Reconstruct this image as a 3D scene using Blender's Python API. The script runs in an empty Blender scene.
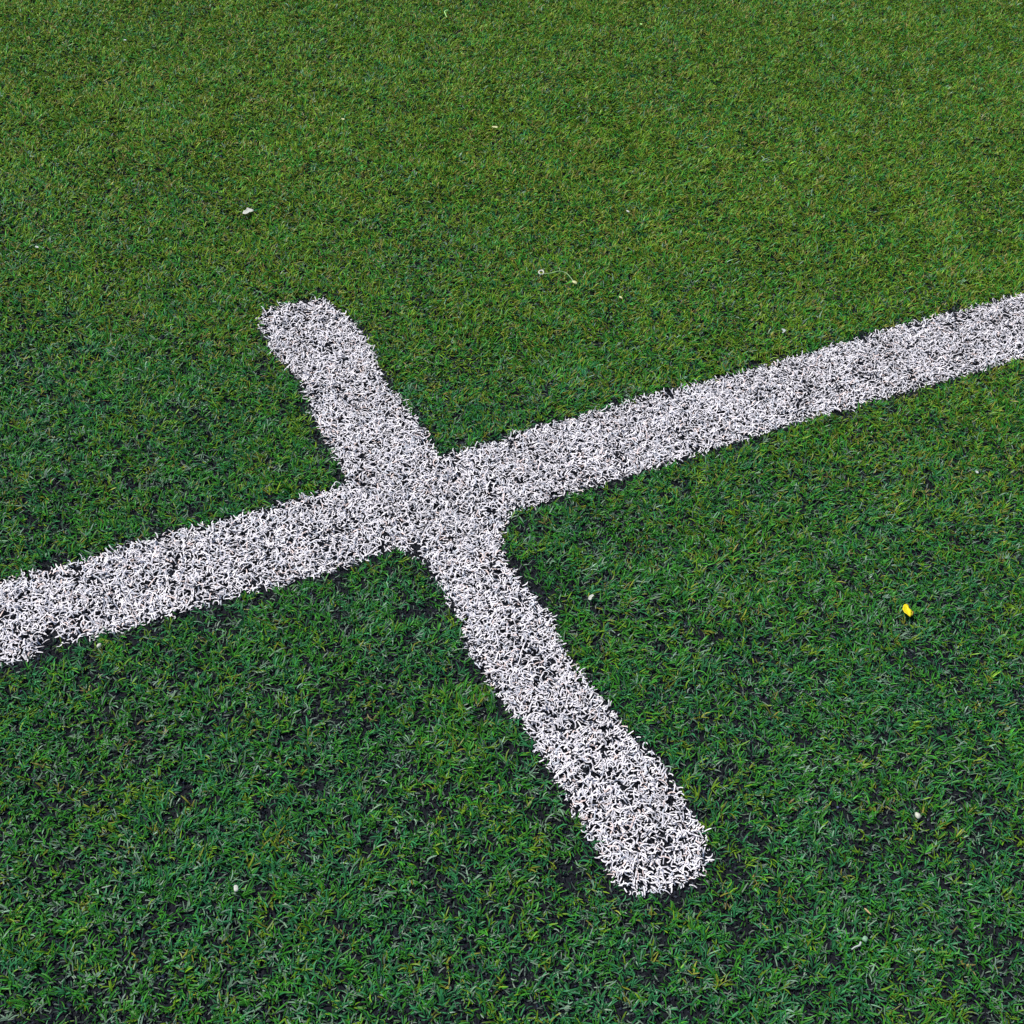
import bpy, bmesh, math
import numpy as np
from mathutils import Matrix, Vector

rng = np.random.default_rng(11)
scene = bpy.context.scene
col = scene.collection
R = math.radians

# ------------------------------------------------------------------ tagging
def tag(o, label=None, cat=None, group=None, kind=None):
    if label: o['label'] = label
    if cat: o['category'] = cat
    if group: o['group'] = group
    if kind: o['kind'] = kind
    return o

def link(o, parent=None):
    col.objects.link(o)
    if parent is not None: o.parent = parent
    return o

def empty(name, loc, rz=0.0):
    o = bpy.data.objects.new(name, None)
    o.empty_display_size = .01
    o.location = loc; o.rotation_euler = (0, 0, rz)
    return link(o)

# ------------------------------------------------------------------ materials
def principled(name, color=(.5, .5, .5), rough=.5, spec=.5):
    m = bpy.data.materials.new(name); m.use_nodes = True
    b = m.node_tree.nodes['Principled BSDF']
    b.inputs['Base Color'].default_value = (*color, 1)
    b.inputs['Roughness'].default_value = rough
    b.inputs['Specular IOR Level'].default_value = spec
    return m, m.node_tree, b

def fibre_material(name, rough, spec, trans):
    """polyethylene fibre: per-fibre colour, slight gloss, a little light through it"""
    m, nt, b = principled(name, rough=rough, spec=spec)
    at = nt.nodes.new('ShaderNodeAttribute'); at.attribute_name = 'fibre'
    nt.links.new(at.outputs['Color'], b.inputs['Base Color'])
    tr = nt.nodes.new('ShaderNodeBsdfTranslucent')
    nt.links.new(at.outputs['Color'], tr.inputs['Color'])
    mx = nt.nodes.new('ShaderNodeMixShader'); mx.inputs[0].default_value = trans
    nt.links.new(b.outputs[0], mx.inputs[1]); nt.links.new(tr.outputs[0], mx.inputs[2])
    nt.links.new(mx.outputs[0], nt.nodes['Material Output'].inputs['Surface'])
    return m

M_GREEN = fibre_material('turf_fibre', .45, .2, .24)
M_WHITE = fibre_material('white_fibre', .5, .4, .18)

def ground_material():
    m, nt, b = principled('rubber_crumb_bed', rough=.9, spec=.15)
    N, L = nt.nodes, nt.links
    tc = N.new('ShaderNodeTexCoord')
    vo = N.new('ShaderNodeTexVoronoi'); vo.inputs['Scale'].default_value = 420
    no = N.new('ShaderNodeTexNoise'); no.inputs['Scale'].default_value = 90; no.inputs['Detail'].default_value = 6
    L.new(tc.outputs['Object'], vo.inputs['Vector']); L.new(tc.outputs['Object'], no.inputs['Vector'])
    r1 = N.new('ShaderNodeValToRGB')
    r1.color_ramp.elements[0].color = (.003, .0035, .005, 1)
    r1.color_ramp.elements[1].color = (.012, .014, .020, 1)
    L.new(no.outputs['Fac'], r1.inputs['Fac'])
    # far turf seen as a mown green sheet beyond the modelled fibres
    n2 = N.new('ShaderNodeTexNoise'); n2.inputs['Scale'].default_value = 160; n2.inputs['Detail'].default_value = 8
    L.new(tc.outputs['Object'], n2.inputs['Vector'])
    r2 = N.new('ShaderNodeValToRGB')
    r2.color_ramp.elements[0].position = .35; r2.color_ramp.elements[1].position = .68
    r2.color_ramp.elements[0].color = (.010, .030, .010, 1)
    r2.color_ramp.elements[1].color = (.075, .150, .040, 1)
    L.new(n2.outputs['Fac'], r2.inputs['Fac'])
    ln = N.new('ShaderNodeVectorMath'); ln.operation = 'DISTANCE'
    ln.inputs[1].default_value = (0, 1.6, 0)
    L.new(tc.outputs['Object'], ln.inputs[0])
    mr = N.new('ShaderNodeMapRange')
    mr.inputs['From Min'].default_value = 2.2; mr.inputs['From Max'].default_value = 3.2
    L.new(ln.outputs['Value'], mr.inputs['Value'])
    mx = N.new('ShaderNodeMix'); mx.data_type = 'RGBA'
    L.new(mr.outputs['Result'], mx.inputs['Factor'])
    L.new(r1.outputs['Color'], mx.inputs['A']); L.new(r2.outputs['Color'], mx.inputs['B'])
    L.new(mx.outputs['Result'], b.inputs['Base Color'])
    bp = N.new('ShaderNodeBump'); bp.inputs['Strength'].default_value = .8; bp.inputs['Distance'].default_value = .002
    L.new(vo.outputs['Distance'], bp.inputs['Height']); L.new(bp.outputs['Normal'], b.inputs['Normal'])
    return m

def crumb_material():
    m, nt, b = principled('rubber_crumb', rough=.7, spec=.22)
    at = nt.nodes.new('ShaderNodeAttribute'); at.attribute_name = 'fibre'
    nt.links.new(at.outputs['Color'], b.inputs['Base Color'])
    return m

def speck_material(name, c, rough=.5, var=.25):
    """small natural scrap: base colour mottled by noise"""
    m, nt, b = principled(name, c, rough, .4)
    N, L = nt.nodes, nt.links
    tc = N.new('ShaderNodeTexCoord')
    no = N.new('ShaderNodeTexNoise'); no.inputs['Scale'].default_value = 700; no.inputs['Detail'].default_value = 3
    L.new(tc.outputs['Object'], no.inputs['Vector'])
    r = N.new('ShaderNodeValToRGB')
    r.color_ramp.elements[0].position = .3; r.color_ramp.elements[1].position = .6
    r.color_ramp.elements[0].color = (*[v * (1 - var) for v in c], 1)
    r.color_ramp.elements[1].color = (*c, 1)
    L.new(no.outputs['Fac'], r.inputs['Fac']); L.new(r.outputs['Color'], b.inputs['Base Color'])
    tr = N.new('ShaderNodeBsdfTranslucent'); L.new(r.outputs['Color'], tr.inputs['Color'])
    mx = N.new('ShaderNodeMixShader'); mx.inputs[0].default_value = .2
    L.new(b.outputs[0], mx.inputs[1]); L.new(tr.outputs[0], mx.inputs[2])
    L.new(mx.outputs[0], N['Material Output'].inputs['Surface'])
    return m

# ------------------------------------------------------------------ smooth value noise over the ground
def vnoise(x, y, scale, seed):
    g = np.random.default_rng(seed).random((128, 128))
    u, v = x / scale + 1000.3, y / scale + 1000.7
    i, j = np.floor(u).astype(int), np.floor(v).astype(int)
    f, h = u - i, v - j
    f = f * f * (3 - 2 * f); h = h * h * (3 - 2 * h)
    i0, j0, i1, j1 = i % 128, j % 128, (i + 1) % 128, (j + 1) % 128
    return (g[i0, j0] * (1 - f) + g[i1, j0] * f) * (1 - h) + (g[i0, j1] * (1 - f) + g[i1, j1] * f) * h

def fbm(x, y, scale, seed, n=3):
    s, a, t = 0, 1, 0
    for k in range(n):
        s = s + a * vnoise(x, y, scale / 2 ** k, seed + k); t += a; a *= .6
    return s / t

def sstep(a, b, x):
    t = np.clip((x - a) / (b - a), 0, 1)
    return t * t * (3 - 2 * t)

# ------------------------------------------------------------------ the white marking, outlines on the ground in metres
LINE_TOP = [(-.5248, .7979), (-.4741, .8248), (-.3831, .8906), (-.276, .9566), (-.1948, 1.0153), (-.1002, 1.0793),
            (.0076, 1.1548), (.1457, 1.2472), (.3102, 1.3487), (.4986, 1.4813), (.7346, 1.6305)]
LINE_LOW = [(.7005, 1.463), (.5956, 1.3928), (.4792, 1.3206), (.3583, 1.2441), (.2244, 1.1527), (.1009, 1.0703),
            (.0028, 1.0073), (-.1351, .9123), (-.1889, .8716), (-.276, .8231), (-.3345, .7841), (-.3914, .7494),
            (-.4322, .7249), (-.4448, .7371), (-.4424, .7115), (-.4826, .6929)]
D = np.array((math.cos(R(32.6)), math.sin(R(32.6))))
far = lambda p, k: tuple(np.array(p) + D * k)
LINE = np.array([far(LINE_TOP[0], -3.0)] + LINE_TOP + [far(LINE_TOP[-1], 3.4), far(LINE_LOW[0], 3.4 + .1)] + LINE_LOW
                + [far(LINE_LOW[-1], -3.0 + .07)])
ARM = np.array([(-.3753, 1.2988), (-.3756, 1.3219), (-.3528, 1.3416), (-.2984, 1.3667), (-.257, 1.3338), (-.2159, 1.2752),
                (-.1865, 1.2068), (-.1627, 1.1813), (-.1303, 1.1388), (-.101, 1.0846), (-.0531, 1.0268), (-.0023, .9995),
                (-.0083, .9446), (.0193, .8959), (.0559, .8586), (.0821, .794), (.1155, .7606), (.1481, .7162), (.184, .6806),
                (.2086, .6393), (.2256, .6096), (.229, .5892), (.2127, .5613), (.1806, .5445), (.1459, .5422), (.1243, .575),
                (.1035, .6117), (.0767, .6516), (.037, .7096), (.0138, .7367), (-.0255, .7883), (-.0369, .8274), (-.0714, .8789),
                (-.0888, .9058), (-.1216, .9196), (-.1501, .9652), (-.2022, 1.0225), (-.2301, 1.0704), (-.2518, 1.1031),
                (-.2935, 1.1891), (-.341, 1.2354)])

def inside(x, y, poly):
    r = np.zeros(len(x), bool)
    n = len(poly)
    for k in range(n):
        x0, y0 = poly[k]; x1, y1 = poly[(k + 1) % n]
        if y0 == y1: continue
        c = (y0 > y) != (y1 > y)
        r ^= c & (x < (x1 - x0) * (y - y0) / (y1 - y0) + x0)
    return r

def edge_dist(x, y, poly):
    d = np.full(len(x), 9.0)
    n = len(poly)
    for k in range(n):
        a = poly[k]; e = poly[(k + 1) % n] - a
        t = np.clip(((x - a[0]) * e[0] + (y - a[1]) * e[1]) / max(e @ e, 1e-12), 0, 1)
        d = np.minimum(d, np.hypot(x - a[0] - t * e[0], y - a[1] - t * e[1]))
    return d

# trapezoid of dense fibres: what the photograph sees and a step beyond
ZONE = np.array([(-.80, .12), (-1.55, 2.35), (-1.45, 2.75), (1.35, 3.35), (1.45, 2.9), (.95, .22), (.2, .05)])

# ------------------------------------------------------------------ fibres
def fibres(root, az, length, tilt, bend, curl, width, roll, seg, tip=.45):
    """each fibre a curved ribbon; returns (verts, quads) as arrays"""
    n = len(az)
    P = np.zeros((n, seg + 1, 3)); P[:, 0] = root
    W = np.zeros((n, seg + 1, 3))
    for k in range(seg + 1):
        s = k / seg
        th = tilt + bend * s; ph = az + curl * s
        t = np.stack([np.sin(th) * np.cos(ph), np.sin(th) * np.sin(ph), np.cos(th)], 1)
        h = np.stack([-np.sin(ph), np.cos(ph), np.zeros(n)], 1)
        nb = np.cross(t, h)
        ro = roll * (.4 + .6 * s)
        w = h * np.cos(ro)[:, None] + nb * np.sin(ro)[:, None]
        wd = width * (1 if s < .55 else 1 - (1 - tip) * ((s - .55) / .45) ** 1.5)
        W[:, k] = w * (wd / 2)[:, None]
        if k < seg:
            P[:, k + 1] = P[:, k] + t * (length / seg)[:, None]
    P[:, :, 2] = np.maximum(P[:, :, 2], .0015)
    V = np.empty((n, seg + 1, 2, 3)); V[:, :, 0] = P - W; V[:, :, 1] = P + W
    b = (np.arange(n) * (seg + 1) * 2)[:, None]
    k = np.arange(seg)[None, :] * 2
    F = np.stack([b + k, b + k + 1, b + k + 3, b + k + 2], 2)
    return V.reshape(-1, 3), F.reshape(-1, 4)

def mesh_from(name, V, F, C, mat, per):
    me = bpy.data.meshes.new(name)
    nv, nf, q = len(V), len(F), F.shape[1]
    me.vertices.add(nv); me.vertices.foreach_set('co', V.astype(np.float32).ravel())
    me.loops.add(nf * q); me.loops.foreach_set('vertex_index', F.astype(np.int32).ravel())
    me.polygons.add(nf)
    me.polygons.foreach_set('loop_start', np.arange(0, nf * q, q, dtype=np.int32))
    me.update(calc_edges=True)
    me.polygons.foreach_set('use_smooth', np.ones(nf, bool))
    ca = me.color_attributes.new('fibre', 'FLOAT_COLOR', 'POINT')
    c4 = np.ones((len(C), 4), np.float32); c4[:, :3] = C
    ca.data.foreach_set('color', np.repeat(c4, per, 0).ravel())
    me.materials.append(mat)
    me.validate()
    return me

def scatter(poly, dens):
    x0, y0 = poly.min(0); x1, y1 = poly.max(0)
    s = 1 / math.sqrt(dens)
    gx, gy = np.meshgrid(np.arange(x0, x1, s), np.arange(y0, y1, s))
    x = gx.ravel() + rng.uniform(-.55, .55, gx.size) * s
    y = gy.ravel() + rng.uniform(-.55, .55, gx.size) * s
    k = inside(x, y, poly)
    return x[k], y[k]

def on_white(x, y, grow=0.0):
    jx = (vnoise(x, y, .006, 70) - .5) * .006; jy = (vnoise(x, y, .006, 71) - .5) * .006
    return inside(x + jx, y + jy, LINE), inside(x + jx, y + jy, ARM)

GREENS = np.array([(.038, .200, .018),     # field green
                   (.028, .165, .055),     # blue green
                   (.118, .225, .012),     # lime olive
                   (.160, .180, .020),     # dry olive
                   (.205, .170, .050),     # tan thatch
                   (.150, .245, .160)])    # pale fibre, sky sheen put into its colour

# worn joint beside the marking where the crumb lies bare: x, y, radius
BARE = [(-.2152, 1.062, .030), (-.2320, 1.094, .024), (.0150, .918, .028), (.0360, .892, .028), (-.0690, .836, .022), (-.0260, .758, .026),
        (.0800, .622, .022), (.1100, .566, .022), (-.3420, 1.210, .018), (-.2870, .775, .020), (.2420, .582, .018), (-.4480, .715, .022),
        ]

def turf():
    x, y = scatter(ZONE, 21000)                     # tuft centres
    d = np.minimum(edge_dist(x, y, LINE), edge_dist(x, y, ARM))
    a, b = on_white(x, y)
    keep = ~(a | b) & (d > .0012)
    p = .6 + .4 * sstep(.003, .010, d)
    q = fbm(x, y, .07, 5)
    p = p * (.70 + .30 * sstep(.34, .56, q + .25 * sstep(.7, 1.6, y)))
    q = fbm(x, y, .0125, 15, 2)                       # gaps between clumps of tufts
    p = p * (.40 + .60 * sstep(.33, .54, q + .22 * sstep(.6, 1.7, y)))
    seam = vnoise(x, y, .05, 9)
    p = np.where((d < .014) & (seam > .5), p * .45, p)
    for bx, by, br in BARE:
        p = p * (1 - (.70 + .30 * sstep(.35, .6, vnoise(x, y, .016, 12))) * np.exp(-(((x - bx) ** 2 + (y - by) ** 2) / br ** 2) ** 2))
    keep &= rng.random(len(x)) < p
    x, y = x[keep], y[keep]
    n = len(x)
    far_ = sstep(.7, 2.0, y)
    # yarn mix drifts over the pitch; far olive puts the view-angle tone in colour
    c1, c2, c3 = fbm(x, y, .11, 21), fbm(x, y, .09, 31), fbm(x, y, .05, 41)
    w = np.stack([.42 - .08 * far_,
                  (.40 * sstep(.30, .65, c1) + .14) * (1 - .78 * sstep(.6, 1.5, y)),
                  (.16 * sstep(.40, .72, c2) + .05) * (1 - far_) + (.40 + .30 * sstep(.35, .65, c2)) * far_,
                  .015 + .05 * sstep(.50, .78, c3) + .20 * far_,
                  .003 + .012 * sstep(.55, .8, c3) + .05 * far_,
                  (.09 + .10 * sstep(.45, .7, 1 - c2)) * (1 - .8 * sstep(.6, 1.6, y))], 1)  # larger pale share nearby paints glints as fibre colour
    w /= w.sum(1, keepdims=True)
    cum = np.cumsum(w, 1)
    tuft_kind = (rng.random(n)[:, None] > cum).sum(1)
    K = 7
    rep = lambda v: np.repeat(v, K)
    m = n * K
    tx, ty, kind = rep(x), rep(y), rep(tuft_kind)
    loose = rng.random(m) < .38
    kind = np.where(loose, (rng.random(m)[:, None] > np.repeat(cum, K, 0)).sum(1), kind)
    lean = rep(vnoise(x, y, .06, 51) * 4 * math.pi)
    az0 = rep(rng.uniform(0, 2 * math.pi, n))
    az = az0 + rng.normal(0, 1.15, m)
    az = np.where(rng.random(m) < .38, lean + rng.normal(0, .5, m), az)
    root = np.stack([tx + rng.normal(0, .0013, m), ty + rng.normal(0, .0013, m), rng.uniform(.0005, .002, m)], 1)
    L = rng.uniform(.0060, .0128, m) * rep(.85 + .35 * vnoise(x, y, .08, 61))
    tilt = R(22) + np.abs(rng.normal(0, R(27), m))
    bend = np.abs(rng.normal(R(48), R(26), m))
    curl = rng.normal(0, .55, m)
    width = rng.uniform(.0009, .0015, m) * (1 + .15 * rep(far_))
    roll = rng.normal(0, .4, m)
    flat = rng.random(m) < .22                       # trodden fibres lying on the crumb
    tilt = np.where(flat, R(70) + rng.random(m) * R(18), tilt); bend = np.where(flat, rng.random(m) * R(12), bend)
    curl = np.where(flat, curl * 2, curl)
    C = GREENS[np.minimum(kind, 5)] * (rng.lognormal(0, .22, m) * rep(rng.lognormal(0, .12, n)))[:, None]
    C *= rng.normal(1, .05, (m, 3)) * (.90 + .18 * rep(far_))[:, None]      # brighter further out, view-angle tone put into the colour
    return root, az, L, tilt, bend, curl, width, roll, np.clip(C, .004, .8)

def stubs():
    """short worn fibre ends lying between the tufts, also where the crumb is bare"""
    x, y = scatter(ZONE, 64000)
    a, b = on_white(x, y); k = ~(a | b)
    k &= rng.random(len(x)) < .55 + .45 * vnoise(x, y, .02, 90)
    x, y = x[k], y[k]; m = len(x)
    g = GREENS[np.where(rng.random(m) < .42, 0, np.where(rng.random(m) < .50, np.where(y < 1.2, 1, 2), np.where(y < 1.6, 5, 2)))]  # pale share of the nearer stubs is painted glint
    C = g * np.array((.85, .72, .85)) * rng.lognormal(-.25, .35, m)[:, None]
    return (np.stack([x, y, rng.uniform(.001, .0035, m)], 1), rng.uniform(0, 2 * math.pi, m), rng.uniform(.0035, .0085, m),
            R(30) + rng.random(m) * R(45), np.abs(rng.normal(R(25), R(22), m)), rng.normal(0, .9, m),
            rng.uniform(.0008, .0013, m), rng.normal(0, .5, m), np.clip(C, .004, .8))

SEG = 3
r = turf()
r = [np.concatenate(q) for q in zip(r, stubs())]
V, F = fibres(*r[:8], SEG)
parts = [(V, F, r[8], (SEG + 1) * 2)]
# surrounding turf beyond the photograph, coarser
OUT = np.array([(-2.6, -.9), (-2.6, 4.6), (2.6, 4.6), (2.6, -.9)])
x, y = scatter(OUT, 8500)
k = ~inside(x, y, ZONE); a, b = on_white(x, y); k &= ~(a | b)
x, y = x[k], y[k]; n = len(x)
c2 = fbm(x, y, .12, 31); kk = np.where(rng.random(n) < .5 + .3 * c2, 0, rng.integers(1, 5, n))
V2, F2 = fibres(np.stack([x, y, np.full(n, .001)], 1), rng.uniform(0, 6.283, n), rng.uniform(.014, .026, n),
                np.abs(rng.normal(R(30), R(18), n)), np.abs(rng.normal(R(50), R(25), n)), rng.normal(0, .6, n),
                rng.uniform(.004, .008, n), rng.normal(0, .5, n), 2)
F2 = F2 + len(V)
C2 = GREENS[kk] * rng.lognormal(0, .25, n)[:, None] * .8
Vt = np.concatenate([V, V2]); Ft = np.concatenate([F, F2])
Ct = np.concatenate([np.repeat(r[8], (SEG + 1) * 2, 0), np.repeat(C2, 6, 0)])
print('green fibres', len(r[8]), 'outer', n)
grass = bpy.data.objects.new('artificial_grass', mesh_from('artificial_grass', Vt, Ft, Ct, M_GREEN, 1))
tag(link(grass), 'short green artificial grass with black crumb showing between its tufts', 'artificial grass', kind='stuff')

# ------------------------------------------------------------------ white marking fibres
def white(mask, dens, zone):
    x, y = scatter(zone, dens)
    a, b = on_white(x, y)
    k = mask(a, b)
    q = fbm(x, y, .022, 81)
    p = .60 + .40 * sstep(.36, .52, q)
    p = p * (.66 + .34 * sstep(.22, .44, vnoise(x, y, .0062, 83)))      # holes where the crumb shows through
    k &= rng.random(len(x)) < p
    tt = np.clip((y - .700) / .036, 0, 1); k &= np.hypot(x + .4435 + .002 * tt, y - .700 - .036 * tt) > .0088         # small worn notch in the line's lower edge
    x, y = x[k], y[k]; n = len(x)
    root = np.stack([x, y, rng.uniform(.0010, .0055, n)], 1)
    az = rng.uniform(0, 2 * math.pi, n)
    L = rng.uniform(.0060, .0132, n) * (.68 + .32 * sstep(.002, .010, np.maximum(
        np.where(inside(x, y, LINE), edge_dist(x, y, LINE), 0), np.where(inside(x, y, ARM), edge_dist(x, y, ARM), 0))))
    tilt = np.abs(rng.normal(R(60), R(16), n))
    bend = np.abs(rng.normal(R(46), R(26), n))
    curl = rng.normal(0, 2.1, n)
    width = rng.uniform(.0009, .00145, n)
    roll = rng.normal(0, .35, n)
    C = np.array((.79, .76, .785)) * (np.clip(rng.normal(1, .10, n), .6, 1.08) * (.92 + .08 * sstep(.3, .55, fbm(x, y, .05, 85))))[:, None]
    stain = rng.random(n)
    C = np.where((stain < .05)[:, None], C * np.array((.95, .80, .72)), C)
    C = np.where((stain > .93)[:, None], C * np.array((.70, .76, .80)), C)
    return root, az, L, tilt, bend, curl, width, roll, np.clip(C, .05, .86)

marking = empty('pitch_marking', (-.085, 1.0, 0))
tag(marking, 'white pitch marking, a long line crossed by a short round-ended stroke', 'line marking')
x0, y0 = LINE.min(0) - .01; x1, y1 = LINE.max(0) + .01
NEAR = np.array([(-1.6, .05), (-1.6, 2.4), (1.8, 2.4), (1.8, .05)])
SW = 5
for nm, f in (('long_line', lambda a, b: a), ('cross_stroke', lambda a, b: b & ~a)):
    w_ = white(f, 122000, NEAR)
    V, F = fibres(*w_[:8], SW, tip=.7)
    C = np.repeat(w_[8], (SW + 1) * 2, 0)
    if nm == 'long_line':                            # the line runs on past the photograph
        xx, yy = scatter(np.array([(x0, y0), (x0, y1), (x1, y1), (x1, y0)]), 26000)
        a, b = on_white(xx, yy); kx = a & ~inside(xx, yy, NEAR); xx, yy = xx[kx], yy[kx]; n = len(xx)
        V3, F3 = fibres(np.stack([xx, yy, np.full(n, .002)], 1), rng.uniform(0, 6.283, n), rng.uniform(.012, .022, n),
                        np.abs(rng.normal(R(38), R(20), n)), np.abs(rng.normal(R(72), R(28), n)), rng.normal(0, 1.3, n),
                        rng.uniform(.002, .004, n), rng.normal(0, .6, n), 3)
        F = np.concatenate([F, F3 + len(V)]) ; V = np.concatenate([V, V3])
        C = np.concatenate([C, np.tile(np.array((.77, .75, .78)), (len(V3), 1))])
    V = V - np.array(marking.location)
    o = bpy.data.objects.new(nm, mesh_from(nm, V, F, C, M_WHITE, 1))
    link(o, marking)
    print(nm, len(F))

# ------------------------------------------------------------------ rubber crumb
def crumb():
    x, y = scatter(ZONE, 70000)
    n = len(x)
    s = rng.uniform(.0007, .0017, n)
    base = np.array([(1, 0, 0), (-1, 0, 0), (0, 1, 0), (0, -1, 0), (0, 0, 1), (0, 0, -1)], float)
    V = base[None] * (s[:, None] * rng.uniform(.55, 1.35, (n, 6)))[:, :, None]
    V += rng.normal(0, .25, (n, 6, 3)) * s[:, None, None]
    an = rng.uniform(0, 6.283, n); c, sn = np.cos(an)[:, None], np.sin(an)[:, None]
    X = V[:, :, 0] * c - V[:, :, 1] * sn; Y = V[:, :, 0] * sn + V[:, :, 1] * c
    wa, wb = on_white(x, y)
    up = np.where((wa | wb) & (rng.random(n) < .22), rng.uniform(.003, .009, n), 0)   # crumb caught in the white fibres
    V = np.stack([X + x[:, None], Y + y[:, None], V[:, :, 2] + (rng.uniform(.0003, .0028, n) + up)[:, None]], 2)
    T = np.array([(0, 2, 4), (2, 1, 4), (1, 3, 4), (3, 0, 4), (2, 0, 5), (1, 2, 5), (3, 1, 5), (0, 3, 5)])
    F = (np.arange(n) * 6)[:, None, None] + T[None]
    C = np.array((.0055, .0075, .0125)) * rng.lognormal(0, .7, n)[:, None]
    g = rng.random(n) < .05
    C = np.where(g[:, None], np.array((.06, .07, .09)), C)
    return V.reshape(-1, 3), F.reshape(-1, 3), np.repeat(C, 6, 0)
V, F, C = crumb()
me = mesh_from('rubber_crumb', V, F, C, crumb_material(), 1)
me.polygons.foreach_set('use_smooth', np.zeros(len(F), bool))
o = bpy.data.objects.new('rubber_crumb', me)
tag(link(o), 'black rubber crumb lying between the artificial grass fibres', 'rubber crumb', kind='stuff')

# ------------------------------------------------------------------ ground
me = bpy.data.meshes.new('ground')
bm = bmesh.new()
S = 400
vs = [bm.verts.new(p) for p in ((-S, -S, 0), (S, -S, 0), (S, S, 0), (-S, S, 0))]
bm.faces.new(vs); bm.to_mesh(me); bm.free()
me.materials.append(ground_material())
g = tag(link(bpy.data.objects.new('ground', me)), 'flat dark crumb bed of the pitch under the grass', 'ground', kind='structure')

# ------------------------------------------------------------------ scraps on the turf
def mesh_obj(name, bm, mat, parent=None, smooth=True):
    me = bpy.data.meshes.new(name)
    bmesh.ops.recalc_face_normals(bm, faces=bm.faces)
    bm.to_mesh(me); bm.free()
    for p in me.polygons: p.use_smooth = smooth
    me.materials.append(mat)
    return link(bpy.data.objects.new(name, me), parent)

def leaf_shape(outline, thick, cup, seed=0, rings=3):
    """flake or petal: outline in metres, cupped, with real thickness and a crinkled surface"""
    rg = np.random.default_rng(seed)
    pts = np.array(outline, float); c = pts.mean(0); rmax = np.hypot(*(pts - c).T).max()
    bm = bmesh.new()
    # densify outline
    P = []
    for i in range(len(pts)):
        a, b_ = pts[i], pts[(i + 1) % len(pts)]
        P += [a, (a + b_) / 2 + (((a + b_) / 2 - c) * .06)]
    P = np.array(P); n = len(P)
    crk = rg.normal(0, .06 * rmax, (rings + 1, n))
    layers = []
    for sgn in (1, -1):
        L = [[bm.verts.new((c[0], c[1], sgn * thick / 2))]]
        for k in range(1, rings + 1):
            t = k / rings
            row = []
            for i in range(n):
                q = c + (P[i] - c) * t
                z = cup * t * t + crk[k, i] * t + sgn * thick / 2 * (1 - .5 * t * t)
                row.append(bm.verts.new((q[0], q[1], z)))
            L.append(row)
        for i in range(n):
            j = (i + 1) % n
            bm.faces.new((L[0][0], L[1][i], L[1][j]))
            for k in range(1, rings):
                bm.faces.new((L[k][i], L[k + 1][i], L[k + 1][j], L[k][j]))
        layers.append(L)
    for i in range(n):
        j = (i + 1) % n
        bm.faces.new((layers[0][-1][i], layers[0][-1][j], layers[1][-1][j], layers[1][-1][i]))
    return bm

def pod_shape(lx, ly, lz, seed=0, point=.0):
    """seed-like body: a lumpy ellipsoid, one end drawn out"""
    rg = np.random.default_rng(seed)
    bm = bmesh.new()
    bmesh.ops.create_icosphere(bm, subdivisions=3, radius=.5)
    ph = rg.uniform(0, 6, 3)
    for v in bm.verts:
        d = v.co.copy()
        k = 1 + .06 * math.sin(7 * d.x + ph[0]) + .06 * math.sin(9 * d.y + ph[1]) + .04 * math.sin(11 * d.z + ph[2])
        t = 1 - point * max(0, d.x * 2)
        v.co = Vector((d.x * lx * k, d.y * ly * k * t, d.z * lz * k * t))
    return bm

def tube_shape(path, rad, sides=8):
    P = [Vector(p) for p in path]
    Q = []
    for i in range(len(P) - 1):                      # Catmull-Rom
        p0, p1, p2, p3 = P[max(i - 1, 0)], P[i], P[i + 1], P[min(i + 2, len(P) - 1)]
        for k in range(5):
            t = k / 5
            Q.append(.5 * ((2 * p1) + (p2 - p0) * t + (2 * p0 - 5 * p1 + 4 * p2 - p3) * t * t + (3 * p1 - p0 - 3 * p2 + p3) * t ** 3))
    Q.append(P[-1])
    bm = bmesh.new(); rows = []
    for i, q in enumerate(Q):
        t = (Q[min(i + 1, len(Q) - 1)] - Q[max(i - 1, 0)]).normalized()
        a = t.cross(Vector((0, 0, 1)));  a = a.normalized() if a.length > 1e-6 else Vector((1, 0, 0))
        b_ = t.cross(a)
        rr = rad if not callable(rad) else rad(i / (len(Q) - 1))
        rows.append([bm.verts.new(q + (a * math.cos(u) + b_ * math.sin(u)) * rr) for u in [2 * math.pi * k / sides for k in range(sides)]])
    for A, B in zip(rows, rows[1:]):
        for k in range(sides):
            bm.faces.new((A[k], A[(k + 1) % sides], B[(k + 1) % sides], B[k]))
    bm.faces.new(rows[0][::-1]); bm.faces.new(rows[-1])
    return bm

M_YEL = speck_material('yellow_petal', (.74, .62, .004), .5, .2)
M_BRN = speck_material('brown_shade', (.22, .12, .03), .7, .4)  # brown put in as the shade beside the yellow petals
M_WHT = speck_material('white_petal', (.56, .57, .50), .5, .25)
M_CRM = speck_material('cream_seed', (.58, .58, .48), .45, .2)
M_PYE = speck_material('pale_yellow', (.60, .60, .30), .5, .2)
M_STM = speck_material('pale_stem', (.30, .46, .20), .5, .3)
M_LIM = speck_material('lime_scrap', (.45, .78, .25), .5, .15)
M_TAN = speck_material('tan_seed', (.58, .40, .20), .5, .35)
M_PGR = speck_material('pale_green', (.24, .42, .27), .5, .3)
M_GRY = speck_material('grey_white', (.46, .50, .46), .5, .25)

Z = .0095      # scraps lie on the tips of the fibres
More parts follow.
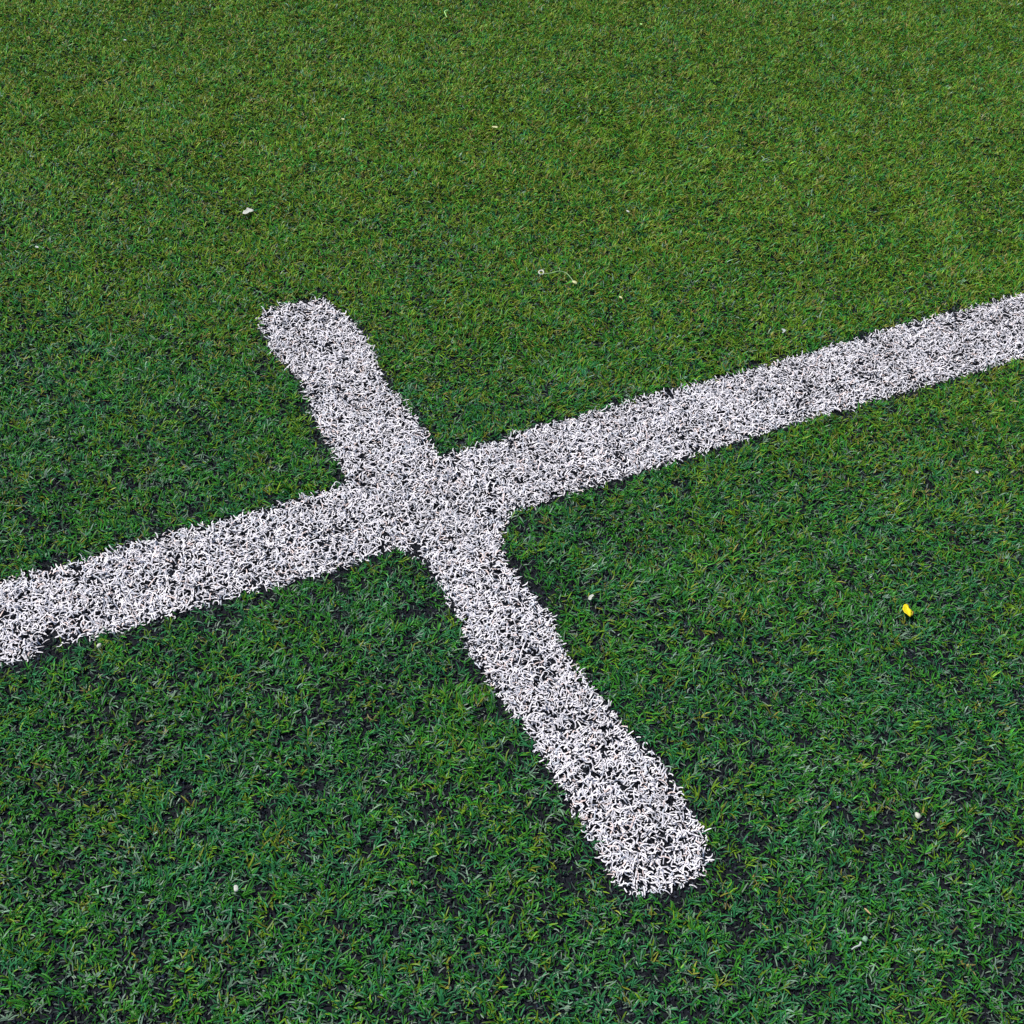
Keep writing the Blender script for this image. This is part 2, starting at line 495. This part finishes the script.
# yellow flower scrap
fl = empty('flower_scrap', (.4584, .9311, Z + .001), R(10))
fl.scale = (.82, .82, .82)
tag(fl, 'bright yellow flower petals with a brown flake for their shade, lying right of the crossed lines', 'flower petal')
pt = mesh_obj('petal', leaf_shape([(-.0072, -.0010), (-.0052, .0050), (-.0010, .0105), (.0028, .0098), (.0034, .0045), (.0052, -.0005), (.0030, -.0050), (.0005, -.0120), (-.0042, -.0080)], .0006, .0022, 1), M_YEL, fl)
pt = mesh_obj('petal', leaf_shape([(-.0005, -.0060), (.0012, .0015), (.0052, .0020), (.0098, -.0015), (.0062, -.0060), (.0012, -.0095)], .0005, -.0012, 2), M_YEL, fl)
pt.location = (.0003, 0, -.0006)
sp = mesh_obj('shade_flake', leaf_shape([(.0050, -.0020), (.0085, .0015), (.0115, .0008), (.0100, -.0030), (.0060, -.0070)], .0008, -.0015, 3), M_BRN, fl)  # brown flake standing in for the petals' shade at lower right
sp.location = (0, 0, -.001)

# pale stem with a curled end and a bud
st = empty('plant_stem', (.0195, 1.498, Z))
st.scale = (.86, .86, .86)
tag(st, 'thin pale green stem with a ring-curled end and pale bud, above the crossed lines', 'plant stem')
path = [(-.0330, -.004, .002), (-.0140, .0015, .003), (-.0020, .0070, .005), (.0085, .0085, .004), (.0160, .0050, .003), (.0230, -.0020, .001), (.0290, -.0120, .0005)]
mesh_obj('stalk', tube_shape([(x_ * .92, y_, z_) for x_, y_, z_ in path], lambda t: .0009 - .0002 * t), M_STM, st)
ring = [(-.0262 + .0040 * math.cos(u) - .004, -.001 + .0062 * math.sin(u), .003 + .0006 * math.sin(2 * u)) for u in np.linspace(-.9, 4.9, 10)]
mesh_obj('curl', tube_shape(ring, lambda t: .0008 + .0007 * math.sin(3.1 * t)), M_CRM, st)
bd = mesh_obj('bud', pod_shape(.0100, .0074, .0050, 4, .5), M_PYE, st); bd.location = (.0285, -.0135, .001); bd.rotation_euler = (0, 0, R(-40))
tw = mesh_obj('stalk', tube_shape([(.0008, .0075, .0045), (.0004, .013, .005), (-.0012, .019, .004)], .0005), M_STM, st)

def flake(name, x_, y_, outline, mat, label, cat, seed, rz=0, cup=.001, thick=.0006, z=Z):
    o = mesh_obj(name, leaf_shape(outline, thick, cup, seed), mat)
    o.location = (x_, y_, z); o.rotation_euler = (0, 0, R(rz)); return tag(o, label, cat)
def pod(name, x_, y_, dims, mat, label, cat, seed, rz=0, point=0., z=Z):
    o = mesh_obj(name, pod_shape(*dims, seed, point), mat)
    o.location = (x_, y_, z); o.rotation_euler = (0, 0, R(rz)); return tag(o, label, cat)

oval = lambda a, b_: [(a * math.cos(u) * (1 + .12 * math.sin(3 * u)), b_ * math.sin(u) * (1 + .1 * math.cos(2 * u + .6))) for u in np.linspace(0, 2 * math.pi, 9)[:-1]]

flake('petal', -.454, 1.5532, [(-.0090, -.0090), (-.0075, -.0010), (-.0030, .0020), (-.0035, .0090), (.0010, .0100), (.0085, .0050), (.0100, .0010), (.0030, -.0040), (-.0030, -.0110)], M_WHT,
      'torn white petal scrap lying on grass, up and left of the marking', 'petal', 5, rz=8)
flake('petal', -.1204, 1.916, oval(.0068, .0040), M_PYE, 'small pale yellow oblong petal on far grass, top middle of the photo', 'petal', 6, rz=3)
pod('seed', -.1933, .4919, (.0082, .0052, .0045), M_WHT, 'white egg-shaped seed among grass near the bottom left', 'seed', 7, rz=110)
pod('seed', .4333, .664, (.0090, .0062, .0050), M_CRM, 'cream oval seed among grass right of the round stroke end', 'seed', 8, rz=100)
pod('seed', -.3957, .7288, (.0068, .0060, .0050), M_CRM, 'round cream seed close below the left end of the long line', 'seed', 9, rz=70, point=.3)
o = mesh_obj('leaf_scrap', tube_shape([(.002, .016, .001), (-.003, .010, .002), (-.0045, 0, .003), (-.001, -.010, .002), (.004, -.022, 0)], lambda t: .0017 * (1 - .5 * t)), M_LIM)
o.location = (-.2635, 2.345, Z); tag(o, 'bright lime green curled leaf scrap at the top edge', 'leaf scrap')
flake('petal', .0996, .8856, [(-.0025, -.0055), (-.0030, .0005), (.0008, .0060), (.0035, .0040), (.0010, -.0005), (.0012, -.0050)], M_WHT, 'small bent white flake just right of the lower stroke', 'petal', 10, rz=-10)
flake('petal', .3491, 1.439, [(-.0040, .0060), (.0015, .0065), (.0045, .0025), (.0015, -.0015), (-.0025, -.0075), (-.0042, -.0070), (-.0015, -.0005)], M_GRY, 'angular whitish flake just above the right half of the long line', 'petal', 11)
pod('seed', .1128, 1.4664, (.0092, .0040, .0030), M_PYE, 'slim pale yellow husk right of the thin curled stem', 'seed', 12, rz=-45, point=.4)
pod('seed', .1157, 1.7045, (.0078, .0042, .0030), M_WHT, 'slim whitish husk on the grass well above the curled stem', 'seed', 13, rz=-40, point=.3)
o = mesh_obj('twig', tube_shape([(-.0068, -.0045, .0005), (-.0030, -.0015, .0015), (.0018, .0008, .002), (.0040, .0050, .001)], lambda t: .0007 + .0006 * t), M_GRY)
o.location = (.3585, .5190, Z); tag(o, 'bent grey-white scrap of straw near the bottom right', 'straw scrap')
pod('seed', .3719, .5546, (.0092, .0024, .0022), M_TAN, 'narrow tan orange seed among grass near the bottom right', 'seed', 14, rz=-45, point=.5)
pod('seed', .3665, .5275, (.0066, .0058, .0048), M_PGR, 'rounded pale green bud between the tan seed and the straw scrap', 'bud', 15, rz=60)
flake('petal', .5839, 1.1894, oval(0.0025, 0.0033), M_GRY, 'tiny grey white flake below the right end of the long line', 'petal', 17)
flake('petal', -.3736, 1.870, oval(0.0034, 0.0029), M_PYE, 'tiny pale yellow fleck left of the oblong yellow petal', 'petal', 18)
flake('petal', -.7104, 1.3888, oval(0.0039, 0.0025), M_GRY, 'tiny white flake at the left side above the long line', 'petal', 19, rz=-25)
flake('petal', -.801, 2.0435, oval(0.0032, 0.0027), M_GRY, 'tiny white fleck on far grass in the top left corner', 'petal', 20)
flake('petal', .12, 2.4219, oval(0.0030, 0.0037), M_LIM, 'tiny lime yellow fleck on far grass, top right of the middle', 'petal', 21)

for o in list(col.objects):
    if o.parent is None and abs(o.location.z - Z) < .004 and 'label' in o:
        if not o.children: o.scale = (.82, .82, .82)
        o.location.x *= .9978; o.location.y *= .9978   # settle where they lie under the fibre tips

# ------------------------------------------------------------------ camera: about a metre up, tipped down and rolled
cd = bpy.data.cameras.new('camera'); cam = bpy.data.objects.new('camera', cd); link(cam)
cd.sensor_fit = 'HORIZONTAL'; cd.angle = R(46); cd.clip_start = .02; cd.clip_end = 2000
t, ro = R(45), R(8)
fw = Vector((0, math.cos(t), -math.sin(t))); rt = Vector((1, 0, 0)); up = rt.cross(fw)
Rr = rt * math.cos(ro) + up * math.sin(ro); Uu = up * math.cos(ro) - rt * math.sin(ro)
mw = Matrix((Rr, Uu, -fw)).transposed().to_4x4(); mw.translation = (0, 0, 1.008)
cam.matrix_world = mw
scene.camera = cam

# ------------------------------------------------------------------ daylight
EL, AZ = R(60), R(168)            # sun from the upper left of the picture (angle from +x, anticlockwise)
w = bpy.data.worlds.new('World'); scene.world = w; w.use_nodes = True
sk = w.node_tree.nodes.new('ShaderNodeTexSky'); sk.sky_type = 'NISHITA'; sk.sun_disc = False
sk.sun_elevation = EL; sk.sun_rotation = math.pi / 2 - AZ
bg = w.node_tree.nodes['Background']; bg.inputs['Strength'].default_value = .10
w.node_tree.links.new(sk.outputs[0], bg.inputs['Color'])
sd = bpy.data.lights.new('sun', 'SUN'); sd.energy = 4.0; sd.angle = R(.6); sd.color = (1, .96, .9)
so = bpy.data.objects.new('sun', sd); link(so)
dv = Vector((math.cos(EL) * math.cos(AZ), math.cos(EL) * math.sin(AZ), math.sin(EL)))
so.rotation_euler = dv.to_track_quat('Z', 'Y').to_euler()

vs_ = scene.view_settings
scene.display_settings.display_device = 'sRGB'
vs_.view_transform = 'Standard'; vs_.look = 'None'; vs_.gamma = 1; vs_.exposure = .42; vs_.use_curve_mapping = False
scene.cycles.use_denoising = False
scene.cycles.filter_width = 1.45
scene.cycles.max_bounces = 6
